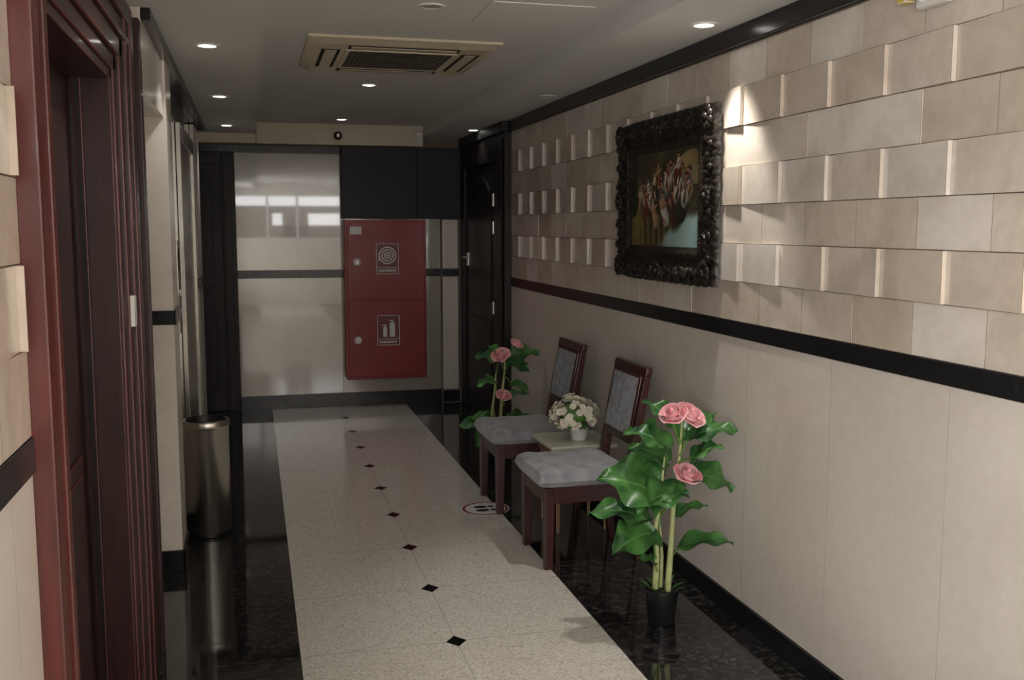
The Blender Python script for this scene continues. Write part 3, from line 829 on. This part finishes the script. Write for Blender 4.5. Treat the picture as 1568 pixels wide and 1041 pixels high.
def rose_plant(px, py, ang, seed, sc, L, roses):
    b = B('potted_rose_plant', (px, py, 0))
    rr = random.Random(seed)
    r = Vector((math.cos(ang), math.sin(ang), 0)); f = Vector((-r.y, r.x, 0))
    k = 0.00269*sc
    def P(x, y, d=0.0): return Vector((px, py, 0))+r*((x-1008)*k)+Vector((0, 0, (950-y)*k))+f*d
    b.lathe([(0.0, 0.002), (0.052, 0.0), (0.055, 0.004), (0.068, 0.135), (0.076, 0.137), (0.077, 0.150), (0.070, 0.150), (0.064, 0.128), (0.0, 0.128)], (px, py, 0), 'pot', 32)
    b.lathe([(0.065, 0.128), (0.04, 0.136), (0.0, 0.140)], (px, py, 0), 'soil', 24)
    for q in range(10):
        a = q*0.63; p = Vector((px+0.05*math.cos(a), py+0.05*math.sin(a), 0.138))
        leaf(b, p, p+Vector((0.05*math.cos(a), 0.05*math.sin(a), 0.02+0.02*rr.random())), 0.02)
    s1 = [P(998, 905, .01), P(1000, 850, .01), P(997, 800, .0), P(1003, 750, -.01), P(1008, 690, -.01)]
    s2 = [P(1016, 905, -.01), P(1020, 830, -.01), P(1024, 750, .0), P(1032, 690, .01), P(1034, 635, .0)]
    b.tube(s1, [0.014, 0.012, 0.010, 0.007, 0.004], 'stem', 10)
    b.tube(s2, [0.014, 0.012, 0.010, 0.007, 0.004], 'stem', 10)
    b.tube([P(1008, 905, .03), P(1009, 850, .03), P(1004, 790, .02)], [0.009, 0.007, 0.004], 'stem', 8)
    for (at, ba, tp, w, d0, d1, ro) in L:
        A = P(*at, 0); Bp = P(*ba, d0); Tp = P(*tp, d1)
        mid = (A+Bp)/2+Vector((0, 0, 0.008))
        b.tube([A, mid, Bp], [0.005, 0.004, 0.003], 'stem_g', 6)
        leaf(b, Bp, Tp, w*k*1.25, droop=0.26, roll=(-ro if tp[0] < 1008 else ro), cup=0.35, wav=1.0, ph=rr.random()*6)
    for i, (x, y, d, R, ax) in enumerate(roses):
        rose(b, P(x, y, d), R*sc, ax, seed=i+seed)
        b.tube([P(1030 if y < 680 else 1024, y+48), P((x+1030)/2, y+28, d*0.7), P(x, y+12, d)], 0.004, 'stem_g', 6)
    return b.build(recalc=False, sharp=60, wn=False)
rose_plant(1.60, 3.69, math.radians(-14.6), 1, 1.0, LV_NEAR,
    [(1019, 622, -.02, 0.052, (-0.4, -0.4, 0.8)), (1047, 625, 0, 0.060, (0.25, -0.5, 0.75)), (1042, 712, -.04, 0.053, (0.1, -0.5, 0.8))])
rose_plant(1.57, 6.47, math.radians(-8), 5, 0.93, LV_FAR,
    [(1020, 640, -.02, 0.064, (-0.3, -0.5, 0.75)), (1066, 612, 0, 0.048, (0.4, -0.4, 0.8)), (1028, 748, -.04, 0.054, (0.1, -0.5, 0.8))])

# ------------------------------------------------------------------ bin
b = B('waste_bin', (-0.262, 5.43, 0))
c = (-0.262, 5.43, 0)
b.lathe([(0.0, 0.001), (0.112, 0.001), (0.116, 0.004), (0.116, 0.02)], c, 'pot', 48)
b.lathe([(0.113, 0.02), (0.1145, 0.022), (0.1145, 0.575), (0.118, 0.580), (0.121, 0.586), (0.121, 0.610), (0.117, 0.616), (0.108, 0.616), (0.106, 0.610), (0.106, 0.30)], c, 'steel_d', 64)
b.lathe([(0.104, 0.30), (0.104, 0.618), (0.100, 0.622), (0.097, 0.618), (0.097, 0.30), (0.0, 0.30)], c, 'pot', 48)
b.build(recalc=False, wn=False)

b = B('floor_sticker')
c = (1.27, 5.50, 0)
b.lathe([(0.0, 0.0010), (0.142, 0.0010), (0.142, 0.0002)], c, 'white', 48)
b.lathe([(0.118, 0.0014), (0.134, 0.0014), (0.134, 0.0010)], c, 'red', 48)
for dy in (-0.035, 0.035):
    b.grid(lambda u, v, dy=dy: (c[0]+(-0.06+0.075*v), c[1]+dy+(u-0.5)*0.05*(0.6+0.4*math.sin(math.pi*v)), 0.0018), 4, 6, 'dark')
    b.grid(lambda u, v, dy=dy: (c[0]+(0.025+0.03*v), c[1]+dy+(u-0.5)*0.035, 0.0018), 2, 2, 'dark')
b.build(recalc=False, wn=False)

# ------------------------------------------------------------------ light
w = bpy.data.worlds.new('World'); scene.world = w; w.use_nodes = True
w.node_tree.nodes['Background'].inputs[0].default_value = (0.75, 0.85, 1.0, 1); w.node_tree.nodes['Background'].inputs[1].default_value = 0.6
def area(name, loc, rot, sx, sy, e, col):
    l = bpy.data.lights.new(name, 'AREA'); l.shape = 'RECTANGLE'; l.size = sx; l.size_y = sy; l.energy = e; l.color = col
    o = bpy.data.objects.new(name, l); o.location = loc; o.rotation_euler = rot; scene.collection.objects.link(o)
area('window_daylight', (0.72, YB-0.10, 1.83), (math.radians(90), 0, 0), 2.15, 0.9, 62, (0.99, 0.98, 0.97))
area('side_fill_light', (-0.545, (WY0+WY1)/2, 1.4), (math.radians(90), 0, math.radians(-90)), 2.3, 1.7, 225, (0.98, 0.98, 0.99))  # fill lamp added at the guessed side opening to brighten the right wall

cam = bpy.data.cameras.new('camera'); cam.lens = 35.0; cam.sensor_width = 36.0
co = bpy.data.objects.new('camera', cam); scene.collection.objects.link(co)
co.location = (0, 0, H); co.rotation_euler = (math.radians(90-6.48), 0, math.radians(-14.58))
scene.camera = co
